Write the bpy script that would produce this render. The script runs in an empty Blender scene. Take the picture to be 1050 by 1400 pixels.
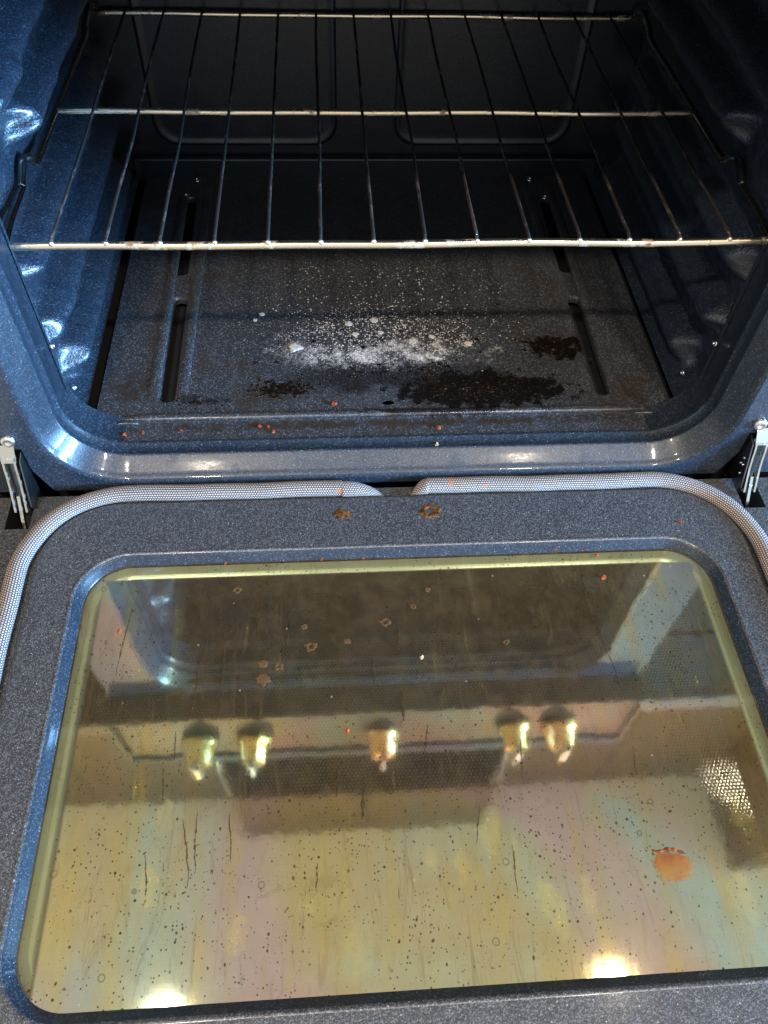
import bpy, bmesh, math, random
from mathutils import Vector, Matrix, noise as mn
from mathutils.geometry import tessellate_polygon
random.seed(7)
S = bpy.context.scene
C = S.collection
R_ = math.radians

# ------------------------------------------------------------------ camera
def cam_axes(yaw, p, r):
    f = Vector((math.sin(yaw)*math.cos(p), math.cos(yaw)*math.cos(p), -math.sin(p)))
    a = Vector((math.cos(yaw), -math.sin(yaw), 0)); b = a.cross(f)
    return a*math.cos(r)+b*math.sin(r), b*math.cos(r)-a*math.sin(r), f
cd = bpy.data.cameras.new('camera'); cam = bpy.data.objects.new('camera', cd); C.objects.link(cam)
r_, u_, f_ = cam_axes(0.1052, 0.9263, 0.0554)
m = Matrix((r_, u_, -f_)).transposed().to_4x4(); m.translation = Vector((-0.0579, -0.4815, 0.5856)); cam.matrix_world = m
cd.sensor_fit = 'VERTICAL'; cd.sensor_height = 36; cd.lens = 36*1081.7/1400; cd.clip_start = .01; cd.clip_end = 50
S.camera = cam
# ------------------------------------------------------------------ world and view
W = bpy.data.worlds.new('World'); S.world = W; W.use_nodes = True
bg = W.node_tree.nodes['Background']; bg.inputs[0].default_value = (.97, .98, 1, 1); bg.inputs[1].default_value = .90
S.view_settings.view_transform = 'Standard'; S.view_settings.look = 'None'; S.view_settings.exposure = 0; S.view_settings.gamma = 1
S.cycles.max_bounces = 8; S.cycles.transparent_max_bounces = 12; S.cycles.use_denoising = True
S.cycles.caustics_reflective = True; S.cycles.sample_clamp_indirect = 6

# ------------------------------------------------------------------ lamps that the place has
def lamp(name, loc, power, size, color, target=None, shape='DISK', sy=None):
    l = bpy.data.lights.new(name, 'AREA'); l.shape = shape; l.size = size; l.energy = power; l.color = color
    if sy: l.size_y = sy
    o = bpy.data.objects.new(name, l); C.objects.link(o); o.location = loc
    d = (Vector(target)-Vector(loc)) if target else Vector((0, 0, -1))
    o.rotation_euler = d.to_track_quat('-Z', 'Y').to_euler(); return o
WARM = (1, .86, .68)
LAMPS = [(-.57, -.255), (.715, -.245), (-.56, -1.35), (.70, -1.35)]
for k, (x, y) in enumerate(LAMPS):
    lamp('downlight_bulb', (x, y, 2.035), 1.9 if k < 2 else 46, .065 if k < 2 else .13, WARM)
wl = lamp('window_daylight', (2.18, -.85, .42), 40, .9, (.24, .56, 1), (-.3, .14, .24), 'RECTANGLE', .5); wl.data.spread = R_(46)
sl = bpy.data.lights.new('sunbeam', 'SPOT'); sl.energy = 22000; sl.spot_size = R_(1.2); sl.spot_blend = .15; sl.shadow_soft_size = .01; sl.color = (1, .97, .93)
so = bpy.data.objects.new('sunbeam', sl); C.objects.link(so); so.location = (2.25, -1.1, 1.35); so.rotation_euler = (Vector((.417, -.208, -.35))-Vector(so.location)).to_track_quat('-Z', 'Y').to_euler()

# ------------------------------------------------------------------ node helper
class N:
    def __init__(s, name):
        s.m = bpy.data.materials.new(name); s.m.use_nodes = True; s.t = s.m.node_tree; s.t.nodes.clear()
        s.out = s.t.nodes.new('ShaderNodeOutputMaterial')
    def n(s, typ, **kw):
        x = s.t.nodes.new(typ)
        for k, v in kw.items(): setattr(x, k, v)
        return x
    def put(s, sock, v):
        if isinstance(v, bpy.types.NodeSocket): s.t.links.new(v, sock)
        elif isinstance(v, (tuple, list)):
            n = len(sock.default_value); sock.default_value = (tuple(v)+(1,))[:n]
        else:
            try: sock.default_value = v
            except TypeError: sock.default_value = (v,)*len(sock.default_value)
    def ma(s, op, a, b=0., c=0.):
        x = s.n('ShaderNodeMath', operation=op)
        s.put(x.inputs[0], a); s.put(x.inputs[1], b)
        if op in ('MULTIPLY_ADD', 'SMOOTH_MIN'): s.put(x.inputs[2], c)
        return x.outputs[0]
    def mul(s, a, b): return s.ma('MULTIPLY', a, b)
    def add(s, a, b): return s.ma('ADD', a, b)
    def sub(s, a, b): return s.ma('SUBTRACT', a, b)
    def mx(s, a, b): return s.ma('MAXIMUM', a, b)
    def step(s, v, lo, hi):
        x = s.n('ShaderNodeMapRange', interpolation_type='SMOOTHSTEP')
        s.put(x.inputs[0], v); x.inputs[1].default_value = lo; x.inputs[2].default_value = hi
        return x.outputs[0]
    def obj(s): return s.n('ShaderNodeTexCoord').outputs['Object']
    def uv(s): return s.n('ShaderNodeTexCoord').outputs['UV']
    def mapped(s, v, scale=(1, 1, 1), loc=(0, 0, 0)):
        x = s.n('ShaderNodeMapping'); s.put(x.inputs[0], v); x.inputs['Scale'].default_value = scale; x.inputs['Location'].default_value = loc
        return x.outputs[0]
    def noise(s, v, sc, det=3., rough=.55, dist=0.):
        x = s.n('ShaderNodeTexNoise'); s.put(x.inputs['Vector'], v)
        x.inputs['Scale'].default_value = sc; x.inputs['Detail'].default_value = det; x.inputs['Roughness'].default_value = rough; x.inputs['Distortion'].default_value = dist
        return x.outputs[0]
    def vor(s, v, sc, feature='F1', rnd=1.):
        x = s.n('ShaderNodeTexVoronoi', feature=feature); s.put(x.inputs['Vector'], v); x.inputs['Scale'].default_value = sc
        x.inputs['Randomness'].default_value = rnd
        return x.outputs['Distance'], x.outputs['Color']
    def sep(s, v):
        x = s.n('ShaderNodeSeparateXYZ'); s.put(x.inputs[0], v); return x.outputs
    def mix(s, f, a, b, mode='MIX'):
        x = s.n('ShaderNodeMix', data_type='RGBA', blend_type=mode); s.put(x.inputs[0], f); s.put(x.inputs[6], a); s.put(x.inputs[7], b); return x.outputs[2]
    def bump(s, h, strength=.3, dist=.001, normal=None):
        x = s.n('ShaderNodeBump'); s.put(x.inputs['Height'], h); x.inputs['Strength'].default_value = strength; x.inputs['Distance'].default_value = dist
        if normal: s.put(x.inputs['Normal'], normal)
        return x.outputs[0]
    def pr(s, col, rough=.5, metal=0., normal=None, coat=0., **kw):
        x = s.n('ShaderNodeBsdfPrincipled'); s.put(x.inputs['Base Color'], col); s.put(x.inputs['Roughness'], rough); s.put(x.inputs['Metallic'], metal)
        if normal: s.put(x.inputs['Normal'], normal)
        s.put(x.inputs['Coat Weight'], coat); x.inputs['Coat Roughness'].default_value = .12
        for k, v in kw.items(): s.put(x.inputs[k], v)
        return x.outputs[0]
    def done(s, sh):
        s.t.links.new(sh, s.out.inputs[0]); return s.m
    def dots(s, v, sc, thr, rad, var=0):
        """mask of random round dots: cells whose random value is above thr"""
        d, c = s.vor(v, sc); r = s.sep(c)[0]
        return s.mul(s.step(r, thr, thr+.02), s.sub(1., s.step(d, rad*.6, rad)))
    def ell(s, v, c, r, nz, k=.9, lo=.0, hi=.25):
        """noisy ellipse patch"""
        x = s.n('ShaderNodeVectorMath', operation='SUBTRACT'); s.put(x.inputs[0], v); x.inputs[1].default_value = (c[0], c[1], 0)
        y = s.n('ShaderNodeVectorMath', operation='MULTIPLY'); s.put(y.inputs[0], x.outputs[0]); y.inputs[1].default_value = (1/r[0], 1/r[1], 0)
        l = s.n('ShaderNodeVectorMath', operation='LENGTH'); s.put(l.inputs[0], y.outputs[0])
        return s.step(s.add(s.sub(1., l.outputs[1]), s.mul(s.sub(nz, .5), k*2)), lo, hi)

def enamel(name, base, speck, amount=.6, rough=.22, orange=.25, spk2=.35, coat=.3, cr=.12, spec=.5):
    q = N(name); p = q.obj()
    big = q.noise(p, 9, 3)
    s1 = q.mul(q.dots(p, 900, 1-amount, .6), .8); s2 = q.mul(q.dots(p, 1500, .5, .6), spk2)
    s3 = q.dots(p, 520, .95, .30)
    col = q.mix(q.mul(big, .5), base, tuple(c*.55 for c in base))
    col = q.mix(q.mul(q.mx(s1, s2), .8), col, speck)
    col = q.mix(s3, col, tuple(min(1, c*2.) for c in speck))
    smear = q.step(q.noise(q.mapped(p, (30, 30, 12)), 1, 4, .6, .6), .5, .75)
    rg = q.add(rough, q.mul(smear, .12))
    nb = q.bump(q.add(q.noise(p, 520, 2), q.mul(q.noise(p, 90, 2), 1.5)), orange, .0010)
    sh = q.pr(col, rg, 0, nb, coat, **{'Specular IOR Level': spec}); sh.node.inputs['Coat Roughness'].default_value = cr
    if coat: sh.node.inputs['Coat Normal'].is_linked or q.put(sh.node.inputs['Coat Normal'], q.bump(q.noise(p, 90, 2), orange*.25, .001))
    return q.done(sh)

# ------------------------------------------------------------------ materials
M = {}
M['back'] = enamel('shaded_back_wall_enamel', (.005, .008, .013), (.03, .04, .05), .15, .3, .15, .2, .15, .15, .4)  # darker copy of the cavity enamel, shade of the oven's depth in its colour
M['door'] = enamel('door_enamel', (.031, .032, .036), (.15, .15, .16), .5, .34, .35, .5, .15)
M['cavity'] = enamel('cavity_enamel', (.009, .0145, .024), (.06, .075, .10), .20, .36, 1., .25, .42, .20, .5)
M['frame'] = enamel('frame_enamel', (.011, .017, .026), (.07, .085, .11), .28, .36, .12, .3, .42, .055, .3)

def make_floor_pan():
    q = N('floor_pan_enamel'); p = q.obj()
    n1 = q.noise(p, 28, 4, .6); n2 = q.noise(p, 75, 5, .65); n3 = q.noise(p, 190, 3, .6); n0 = q.noise(p, 9, 3)
    s1 = q.dots(p, 620, .62, .5); s2 = q.dots(p, 1100, .6, .5)
    col = q.mix(n0, (.018, .020, .026), (.032, .032, .034))
    col = q.mix(q.mul(q.mx(s1, q.mul(s2, .5)), .7), col, (.15, .16, .18))
    # brown baked film
    col = q.mix(q.mul(q.step(n1, .5, .72), .5), col, (.030, .018, .010))
    # wiped vertical streaks
    st = q.noise(q.mapped(p, (60, 5, 1)), 1, 3)
    col = q.mix(q.mul(q.step(st, .5, .75), .25), col, (.07, .075, .085))
    # pale mineral ash
    W1 = q.ell(p, (0, .165), (.135, .052), n1, .8, .0, .7)
    W2 = q.ell(p, (.002, .147), (.105, .022), n2, 1.5, .05, .7)
    W3 = q.ell(p, (-.085, .150), (.030, .024), n2, .9, .0, .8)
    fine = q.step(q.noise(p, 330, 3, .7), .42, .56)
    mid = q.step(n2, .42, .55)
    ash = q.mx(q.mul(q.mul(W2, fine), mid), q.mul(q.mul(W3, fine), .6))
    ash = q.mx(q.mul(ash, q.add(.35, q.mul(q.step(n1, .38, .56), .65))), q.mul(q.mul(W2, q.step(n1, .36, .58)), .5))
    ash = q.mx(ash, q.mul(W1, q.mul(fine, q.mul(q.step(n3, .54, .70), .75))))
    W4 = q.ell(p, (0, .215), (.19, .13), n1, .7, .0, .6)
    ash = q.mx(ash, q.mul(W4, q.mx(q.dots(p, 340, .80, .34), q.mul(q.dots(p, 150, .9, .20), .9))))
    W5 = q.ell(p, (.0, .17), (.13, .06), n1, .5, .0, .5)
    ash = q.mx(ash, q.mul(W5, q.dots(p, 430, .55, .42)))
    col = q.mix(q.mul(ash, .9), col, (.66, .62, .60))
    hal = q.mx(q.ell(p, (.092, .088), (.105, .034), n1, .9, .0, .8), q.ell(p, (.185, .150), (.055, .035), n1, 1.0, .1, .9))
    hal = q.mx(hal, q.mx(q.ell(p, (-.12, .092), (.07, .022), n1, 1., .1, .9), q.ell(p, (.0, .048), (.30, .008), n2, 1.6, .1, .9)))
    hal = q.mx(hal, q.mx(q.ell(p, (.255, .085), (.03, .03), n2, 1.2, .2, .9), q.ell(p, (-.25, .10), (.035, .04), n2, 1.2, .2, .9)))
    col = q.mix(q.mul(hal, .75), col, (.026, .015, .008))
    # charred grease
    B = q.mul(q.ell(p, (.092, .090), (.080, .026), n2, 1.2, -.15, .15), .95)
    B = q.mx(B, q.mul(q.ell(p, (.180, .152), (.036, .020), n2, 1.6, .1, .3), .95))
    B = q.mx(B, q.mul(q.ell(p, (-.105, .098), (.034, .014), n3, 2.2, .2, .4), .95))
    B = q.mx(B, q.mul(q.ell(p, (-.185, .082), (.036, .010), n2, 1.8, .2, .6), .6))
    B = q.mx(B, q.mul(q.ell(p, (.01, .112), (.14, .026), n1, .9, .0, .6), .65))
    B = q.mx(B, q.mul(q.ell(p, (.05, .062), (.13, .008), n2, 1.4, .1, .6), .75))
    d, c = q.vor(p, 95); 
    B = q.mx(B, q.mul(q.mul(q.step(q.sep(c)[1], .86, .88), q.sub(1, q.step(q.add(d, q.mul(n3, .3)), .30, .42))), q.ell(p, (.02, .15), (.2, .08), n1, .5, 0, .5)))
    tint = q.mix(q.step(n3, .52, .68), (.003, .0026, .0026), (.012, .006, .003))
    col = q.mix(B, col, tint)
    rg = q.add(q.add(.30, q.mul(ash, .5)), q.mul(q.step(n1, .4, .7), .12))
    rg = q.mx(q.mul(q.sub(rg, q.mul(B, .15)), 1.), .12)
    h = q.add(q.add(q.mul(n3, .5), q.mul(ash, .8)), q.mul(B, .7))
    return q.done(q.pr(col, rg, 0, q.bump(h, .55, .0012), .1))
M['pan'] = make_floor_pan()

def metal(name, col, rough, spot=None, amt=.5, sc=60, stretch=(1, 1, 1), dark=False):
    q = N(name); p = q.obj()
    if spot is None:
        return q.done(q.pr(col, q.add(rough, q.mul(q.noise(p, 40), .1)), 1., q.bump(q.noise(p, 500, 2), .08, .0005)))
    f = q.step(q.noise(q.mapped(p, stretch), sc, 4, .65), 1-amt, 1-amt+.13)
    return q.done(q.pr(q.mix(f, col, spot), q.add(rough, q.mul(f, .3)), q.sub(1., q.mul(f, .75)), q.bump(q.mul(f, 1.), .4, .0006)))
M['steel_bar'] = metal('rack_bar_steel', (.90, .76, .56), .27, (.20, .09, .03), .43, 44)
M['wire'] = metal('rack_wire_sooty', (.24, .19, .16), .42, (.014, .009, .008), .66, 150, (1, .22, 1))
M['rail'] = metal('rack_rail_steel', (.22, .21, .20), .22)
M['weld'] = metal('weld_steel', (.75, .70, .62), .35)
M['hinge'] = metal('hinge_steel', (.62, .60, .52), .25, (.07, .06, .05), .45, 90)
M['hingedark'] = metal('hinge_plate', (.16, .17, .18), .3, (.35, .36, .38), .32, 160)
M['screw'] = metal('screw_steel', (.75, .74, .70), .22)
M['stainless'] = metal('brushed_stainless', (.62, .60, .57), .28)
M['panelsteel'] = metal('panel_dark_steel', (.075, .06, .045), .5)
M['knob'] = metal('glint_tinted_knob_metal', (.50, .33, .12), .22)  # glint colour painted into the metal: gold base makes its reflections look warm

def plain(name, col, rough=.5, metalv=0., spec=.5):
    q = N(name); p = q.obj(); n = q.noise(p, 14, 4)
    return q.done(q.pr(q.mix(n, tuple(c*.82 for c in col), tuple(min(1, c*1.15) for c in col)), rough, metalv, q.bump(q.noise(p, 120, 3), .1, .001), **{'Specular IOR Level': spec}))
M['trim'] = plain('window_trim_metal', (.66, .74, .68), .30, .25)
M['black'] = plain('black_void', (.006, .006, .007), .7)
M['ceiling'] = plain('ceiling_paint', (.86, .84, .80), .9)
M['wall'] = plain('wall_paint', (.55, .52, .46), .85)
M['wood'] = plain('cabinet_paint', (.13, .10, .075), .5)
M['darkwood'] = plain('base_cabinet_paint', (.010, .009, .008), .85, 0., .06)
M['counter'] = plain('stone_counter', (.06, .05, .045), .5)
M['roomfloor'] = plain('room_floor', (.50, .44, .36), .6)
M['white'] = plain('white_trim', (.80, .80, .78), .5)

def emis(name, col, st):
    q = N(name); e = q.n('ShaderNodeEmission'); q.put(e.inputs[0], col); e.inputs[1].default_value = st; return q.done(e.outputs[0])
M['sky'] = emis('window_sky', (.45, .68, 1), 3.0)

def make_gasket():
    q = N('braided_gasket'); uv = q.uv(); s = q.sep(uv); u, v = s[0], s[1]
    row = q.ma('FLOOR', v); u2 = q.add(u, q.mul(row, .5))
    fu = q.ma('FRACT', u2); fv = q.ma('FRACT', v)
    # slanted loops of the knit
    a = q.ma('ABSOLUTE', q.sub(fv, .5)); b = q.ma('ABSOLUTE', q.sub(q.ma('FRACT', q.add(fu, q.mul(a, .6))), .5))
    h = q.mul(q.sub(1., q.step(a, .20, .42)), q.sub(1., q.step(b, .22, .42)))
    p = q.obj(); nz = q.noise(p, 60, 3)
    base = q.mix(nz, (.38, .30, .25), (.56, .46, .39))
    base = q.mix(q.step(q.noise(p, 22, 4), .60, .72), base, (.50, .38, .26))
    col = q.mix(h, (.035, .028, .035), base)
    # rust coloured grease soaked into the braid
    for c, r in (((.0535, -.014), (.003, .008)), ((-.052, -.021), (.005, .002)), ((.0855, -.02), (.003, .002))):
        col = q.mix(q.mul(q.ell(p, c, r, nz, .6, 0, .4), .7), col, (.40, .15, .05))
    return q.done(q.pr(col, .6, 0, q.bump(h, .8, .0008)))
M['gasket'] = make_gasket()

def make_glass():
    q = N('coated_oven_glass'); p = q.obj()
    a = q.noise(p, 7, 3, .5, .6); b = q.noise(q.mapped(p, (1, 1, 1), (3, 1, 0)), 5, 2, .5, .8); n2 = q.noise(p, 60, 4, .6)
    # interference colours of the coating: gold, green, rose
    c = q.mix(q.step(a, .38, .62), (1.0, .83, .42), (.90, .97, .62))
    c = q.mix(q.mul(q.step(b, .44, .60), .85), c, (1., .74, .68))
    c = q.mix(q.mul(q.step(q.noise(q.mapped(p, (1, 1, 1), (0, 5, 2)), 6, 2, .5, .5), .50, .64), .85), c, (.74, .98, .80))
    # runs of dried grease: soft pale streaks down the door
    st = q.noise(q.mapped(p, (46, 7, 1)), 1, 4, .6, .3); st2 = q.noise(q.mapped(p, (150, 16, 1)), 1, 3, .6)
    film = q.step(st, .47, .72)
    c = q.mix(q.mul(film, .6), c, (1., .78, .22))
    g1 = q.n('ShaderNodeBsdfGlossy'); q.put(g1.inputs[0], c); g1.inputs['Roughness'].default_value = .050
    wav = q.bump(q.add(q.noise(q.mapped(p, (30, 16, 1)), 1, 2, .5, .6), q.mul(q.noise(p, 95, 2), .16)), .16, .0006); q.put(g1.inputs['Normal'], wav)
    g2 = q.n('ShaderNodeBsdfGlossy'); q.put(g2.inputs[0], c); g2.inputs['Roughness'].default_value = .11
    gm = q.n('ShaderNodeMixShader'); q.put(gm.inputs[0], q.add(.010, q.mul(film, .02))); q.t.links.new(g1.outputs[0], gm.inputs[1]); q.t.links.new(g2.outputs[0], gm.inputs[2])
    tr = q.n('ShaderNodeBsdfTransparent'); tr.inputs[0].default_value = (.80, .84, .70, 1)
    lw = q.n('ShaderNodeFresnel'); lw.inputs[0].default_value = 1.45
    sx = q.sep(p); ex = q.sub(.2755, q.ma('ABSOLUTE', q.sub(sx[0], .003))); ey = q.sub(-.0897, sx[1])
    edge = q.step(q.ma('MINIMUM', ex, ey), .013, .0155)      # the coating stops short of the pane's edge
    x1 = q.n('ShaderNodeMixShader'); q.put(x1.inputs[0], q.add(q.add(.14, q.mul(edge, .72)), lw.outputs[0])); q.t.links.new(tr.outputs[0], x1.inputs[1]); q.t.links.new(gm.outputs[0], x1.inputs[2])
    # diffuse grease film + specks
    df = q.n('ShaderNodeBsdfDiffuse')
    big = q.noise(p, 16, 4, .6)
    sp = q.mx(q.mul(q.dots(p, 135, .68, .17), .9), q.mul(q.dots(p, 330, .56, .27), .85))
    sp = q.mul(sp, q.step(q.noise(p, 12, 2), .38, .55))
    d1, c1 = q.vor(p, 70); ring = q.mul(q.mul(q.step(d1, .10, .14), q.sub(1, q.step(d1, .17, .22))), q.step(q.sep(c1)[0], .86, .88))
    pale = q.mul(q.dots(p, 110, .90, .12), .5)
    blot = q.mul(q.step(q.noise(p, 38, 5, .7, 1.), .54, .70), q.step(q.noise(q.mapped(p, (6, 9, 1), (2, 2, 0)), 1, 2), .42, .58))
    elong = q.noise(q.mapped(p, (260, 40, 1)), 1, 2, .5); drops = q.mul(q.step(elong, .70, .76), q.step(big, .45, .6))
    dirt = q.mx(q.mx(sp, q.mul(ring, .5)), q.mul(drops, .55))
    dcol = q.mix(q.step(q.mx(pale, q.mul(film, .3)), .1, .5), (.20, .125, .055), (.42, .30, .14))
    dcol = q.mix(q.step(dirt, .1, .6), dcol, (.022, .014, .008))
    nn = q.noise(p, 120, 3, .6); sm = 0.
    for x, y, r, t in ((.1107, -.3752, .008, .45), (.0816, -.3741, .009, .5), (.0881, -.3854, .010, .5), (.0252, -.3502, .008, .35), (.0039, -.3456, .007, .3), (-.0813, -.367, .006, .4), (.047, -.329, .013, .35), (-.192, -.352, .010, .4), (-.185, -.305, .009, .4), (-.13, -.385, .009, .4), (.2187, -.3811, .014, .4), (.235, -.325, .012, .3), (-.05, -.40, .014, .3)):
        sm = q.mx(sm, q.mul(q.ell(p, (x, y), (r, r*2.1), nn, .8, .0, .7), t))
    runs = q.mul(q.step(q.noise(q.mapped(p, (75, 9, 1), (4, 2, 0)), 1, 5, .7, .5), .55, .75), q.step(q.noise(p, 11, 2), .42, .6))
    sm = q.mx(sm, q.mul(runs, .42))
    dcol = q.mix(q.step(sm, .05, .3), dcol, (.36, .25, .06))
    run2 = q.mul(q.step(q.noise(q.mapped(p, (150, 13, 1), (9, 7, 0)), 1, 5, .75, .8), .50, .70), q.step(q.noise(p, 9, 2), .34, .60))
    run3 = q.mul(q.step(q.noise(q.mapped(p, (58, 15, 1), (1, 3, 0)), 1, 5, .7, 1.2), .50, .72), .8)
    run2 = q.mx(run2, run3)
    dcol = q.mix(q.mx(run2, blot), dcol, (.080, .050, .022))
    q.put(df.inputs[0], dcol)
    far = q.step(q.sep(p)[1], -.28, -.12)
    fac = q.mx(q.mx(q.mx(dirt, q.mul(q.mx(run2, q.mul(blot, .7)), .46)), q.mx(pale, q.mul(sm, .55))), q.add(q.add(.055, q.mul(far, .08)), q.mul(q.step(n2, .35, .7), .09)))
    x2 = q.n('ShaderNodeMixShader'); q.put(x2.inputs[0], fac); q.t.links.new(x1.outputs[0], x2.inputs[1]); q.t.links.new(df.outputs[0], x2.inputs[2])
    return q.done(x2.outputs[0])
M['glass'] = make_glass()

def make_screen():
    q = N('perforated_screen'); p = q.obj(); s = q.sep(p)
    P = .0031
    def grid(ox, oy):
        fx = q.sub(q.ma('FRACT', q.add(q.ma('DIVIDE', s[0], P), ox)), .5); fy = q.mul(q.sub(q.ma('FRACT', q.add(q.ma('DIVIDE', s[1], P*1.732), oy)), .5), 1.732)
        return q.sub(1., q.step(q.ma('SQRT', q.add(q.mul(fx, fx), q.mul(fy, fy))), .26, .34))
    hole = q.mul(q.mx(grid(0, 0), grid(.5, .5)), .8)
    a = q.pr((.030, .026, .024), .45)
    tr = q.n('ShaderNodeBsdfTransparent'); tr.inputs[0].default_value = (.9, .92, .95, 1)
    x = q.n('ShaderNodeMixShader'); q.put(x.inputs[0], hole); q.t.links.new(a, x.inputs[1]); q.t.links.new(tr.outputs[0], x.inputs[2])
    return q.done(x.outputs[0])
M['screen'] = make_screen()

def stain_mat(name, col, col2, rough=.45, alpha=1., sc=300):
    q = N(name); p = q.obj(); n = q.noise(p, sc, 4, .6)
    sh = q.pr(q.mix(q.step(n, .4, .62), col, col2), rough, 0, q.bump(n, .5, .0006), **{'Specular IOR Level': .12})
    if alpha < 1:
        tr = q.n('ShaderNodeBsdfTransparent'); x = q.n('ShaderNodeMixShader'); q.put(x.inputs[0], q.mul(q.step(n, .30, .55), alpha))
        q.t.links.new(tr.outputs[0], x.inputs[1]); q.t.links.new(sh, x.inputs[2]); sh = x.outputs[0]
    return q.done(sh)
M['st_brown'] = stain_mat('burnt_brown_stain', (.045, .018, .006), (.15, .065, .020), .5)
M['st_tan'] = stain_mat('baked_tan_stain', (.20, .10, .04), (.09, .045, .018), .85, .6, 500)
M['st_drip'] = stain_mat('dark_drip', (.022, .012, .005), (.060, .032, .012), .9, .62, 260)
M['st_yellow'] = stain_mat('yellow_grease_drop', (.50, .38, .10), (.40, .32, .12), .4, .13, 60)
def make_orange():
    q = N('orange_grease'); p = q.obj(); n = q.noise(p, 130, 4, .6)
    e = q.ell(p, (.1757, -.3595), (.0150, .0122), n, .55, .0, .35); up = q.step(q.sep(p)[1], -.366, -.350)
    col = q.mix(up, (.34, .13, .018), (.20, .045, .006)); sh = q.pr(q.mix(q.step(n, .45, .65), col, (.30, .10, .015)), .7, **{'Specular IOR Level': .1})
    tr = q.n('ShaderNodeBsdfTransparent'); x = q.n('ShaderNodeMixShader'); q.put(x.inputs[0], q.mul(e, q.add(.50, q.mul(up, .25))))
    q.t.links.new(tr.outputs[0], x.inputs[1]); q.t.links.new(sh, x.inputs[2]); return q.done(x.outputs[0])
M['st_orange'] = make_orange()
M['st_rust'] = stain_mat('rust_grease_edge', (.13, .025, .006), (.22, .06, .012), .6, .95, 200)
M['crumb'] = stain_mat('orange_red_crumb', (.20, .030, .010), (.38, .09, .025), .7)
M['crumb_tan'] = stain_mat('tan_crumb', (.50, .30, .18), (.38, .20, .10), .6)
M['char'] = stain_mat('black_char', (.004, .003, .003), (.016, .008, .004), .25)
M['ash'] = stain_mat('pale_ash', (.50, .47, .45), (.36, .34, .32), .85)

# ------------------------------------------------------------------ mesh helpers
def link(name, verts, faces, mat, parent=None, smooth=True, uvs=None):
    me = bpy.data.meshes.new(name); me.from_pydata([tuple(v) for v in verts], [], faces); me.materials.append(M[mat] if isinstance(mat, str) else mat)
    if smooth: me.polygons.foreach_set('use_smooth', [True]*len(me.polygons))
    if uvs:
        l = me.uv_layers.new(name='UVMap')
        for i, lp in enumerate(me.loops): l.data[i].uv = uvs[i]
    me.update(); o = bpy.data.objects.new(name, me); C.objects.link(o)
    if parent: o.parent = parent
    return o
def thing(name, label, cat, group=None):
    o = bpy.data.objects.new(name, None); C.objects.link(o); return tag(o, label, cat, group)
def tag(o, label, cat, group=None, kind=None):
    o['label'] = label
    if cat: o['category'] = cat
    if group: o['group'] = group
    if kind: o['kind'] = kind
    return o
def fixn(o):
    b = bmesh.new(); b.from_mesh(o.data); bmesh.ops.recalc_face_normals(b, faces=b.faces); b.to_mesh(o.data); b.free(); return o
def rr(cx, cy, hx, hy, r, n=10):
    """rounded rectangle, counter-clockwise from the right side's bottom"""
    out = []
    for k, (sx, sy) in enumerate(((1, -1), (1, 1), (-1, 1), (-1, -1))):
        a0 = (-90+90*k)
        for i in range(n+1):
            a = R_(a0+90*i/n); out.append((cx+sx*(hx-r)+r*math.cos(a), cy+sy*(hy-r)+r*math.sin(a)))
    return out
def dense(loop, step=.02):
    out = []
    for i, p in enumerate(loop):
        q = loop[(i+1) % len(loop)]; d = math.hypot(q[0]-p[0], q[1]-p[1]); k = max(1, int(d/step))
        for j in range(k): out.append((p[0]+(q[0]-p[0])*j/k, p[1]+(q[1]-p[1])*j/k))
    return out
def loft(name, loops, mat, parent=None, closed=True, smooth=True):
    n = len(loops[0]); V = [p for l in loops for p in l]; F = []
    for a in range(len(loops)-1):
        for i in range(n if closed else n-1):
            j = (i+1) % n; F.append((a*n+i, a*n+j, (a+1)*n+j, (a+1)*n+i))
    return link(name, V, F, mat, parent, smooth)
def sheet(outer, holes, f, thick=None):
    """flat plate with holes: returns verts, faces; f maps (x,y)->3D ; thick = vector for the under side"""
    loops = [outer]+list(holes)
    tri = tessellate_polygon([[Vector((x, y, 0)) for x, y in l] for l in loops])
    pts = [p for l in loops for p in l]; V = [Vector(f(*p)) for p in pts]; F = [tuple(t) for t in tri]
    if thick:
        n = len(V); t = Vector(thick); V += [v+t for v in V]; k = 0
        for l in loops:
            for i in range(len(l)):
                a = k+i; b = k+(i+1) % len(l); F.append((a, b, b+n, a+n))
            k += len(l)
        F += [tuple(x+n for x in t3)[::-1] for t3 in tri]
    return V, F
def join(parts):
    V = []; F = []
    for v, f in parts:
        k = len(V); V += list(v); F += [tuple(i+k for i in x) for x in f]
    return V, F
def loftdata(loops, closed=True):
    n = len(loops[0]); V = [p for l in loops for p in l]; F = []
    for a in range(len(loops)-1):
        for i in range(n if closed else n-1):
            j = (i+1) % n; F.append((a*n+i, a*n+j, (a+1)*n+j, (a+1)*n+i))
    return V, F
def tube(path, rad, seg=10, caps=True):
    path = [Vector(p) for p in path]; V = []; F = []; n = len(path); up = Vector((0, 0, 1))
    for i, p in enumerate(path):
        t = (path[min(i+1, n-1)]-path[max(i-1, 0)]).normalized()
        a = t.cross(up); a = a.normalized() if a.length > 1e-4 else Vector((1, 0, 0)); b = a.cross(t)
        r = rad(i/(n-1)) if callable(rad) else rad
        for k in range(seg):
            w = 2*math.pi*k/seg; V.append(p+a*r*math.cos(w)+b*r*math.sin(w))
    for i in range(n-1):
        for k in range(seg):
            l = (k+1) % seg; F.append((i*seg+k, i*seg+l, (i+1)*seg+l, (i+1)*seg+k))
    if caps: F.append(tuple(range(seg))[::-1]); F.append(tuple((n-1)*seg+k for k in range(seg)))
    return V, F
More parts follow.
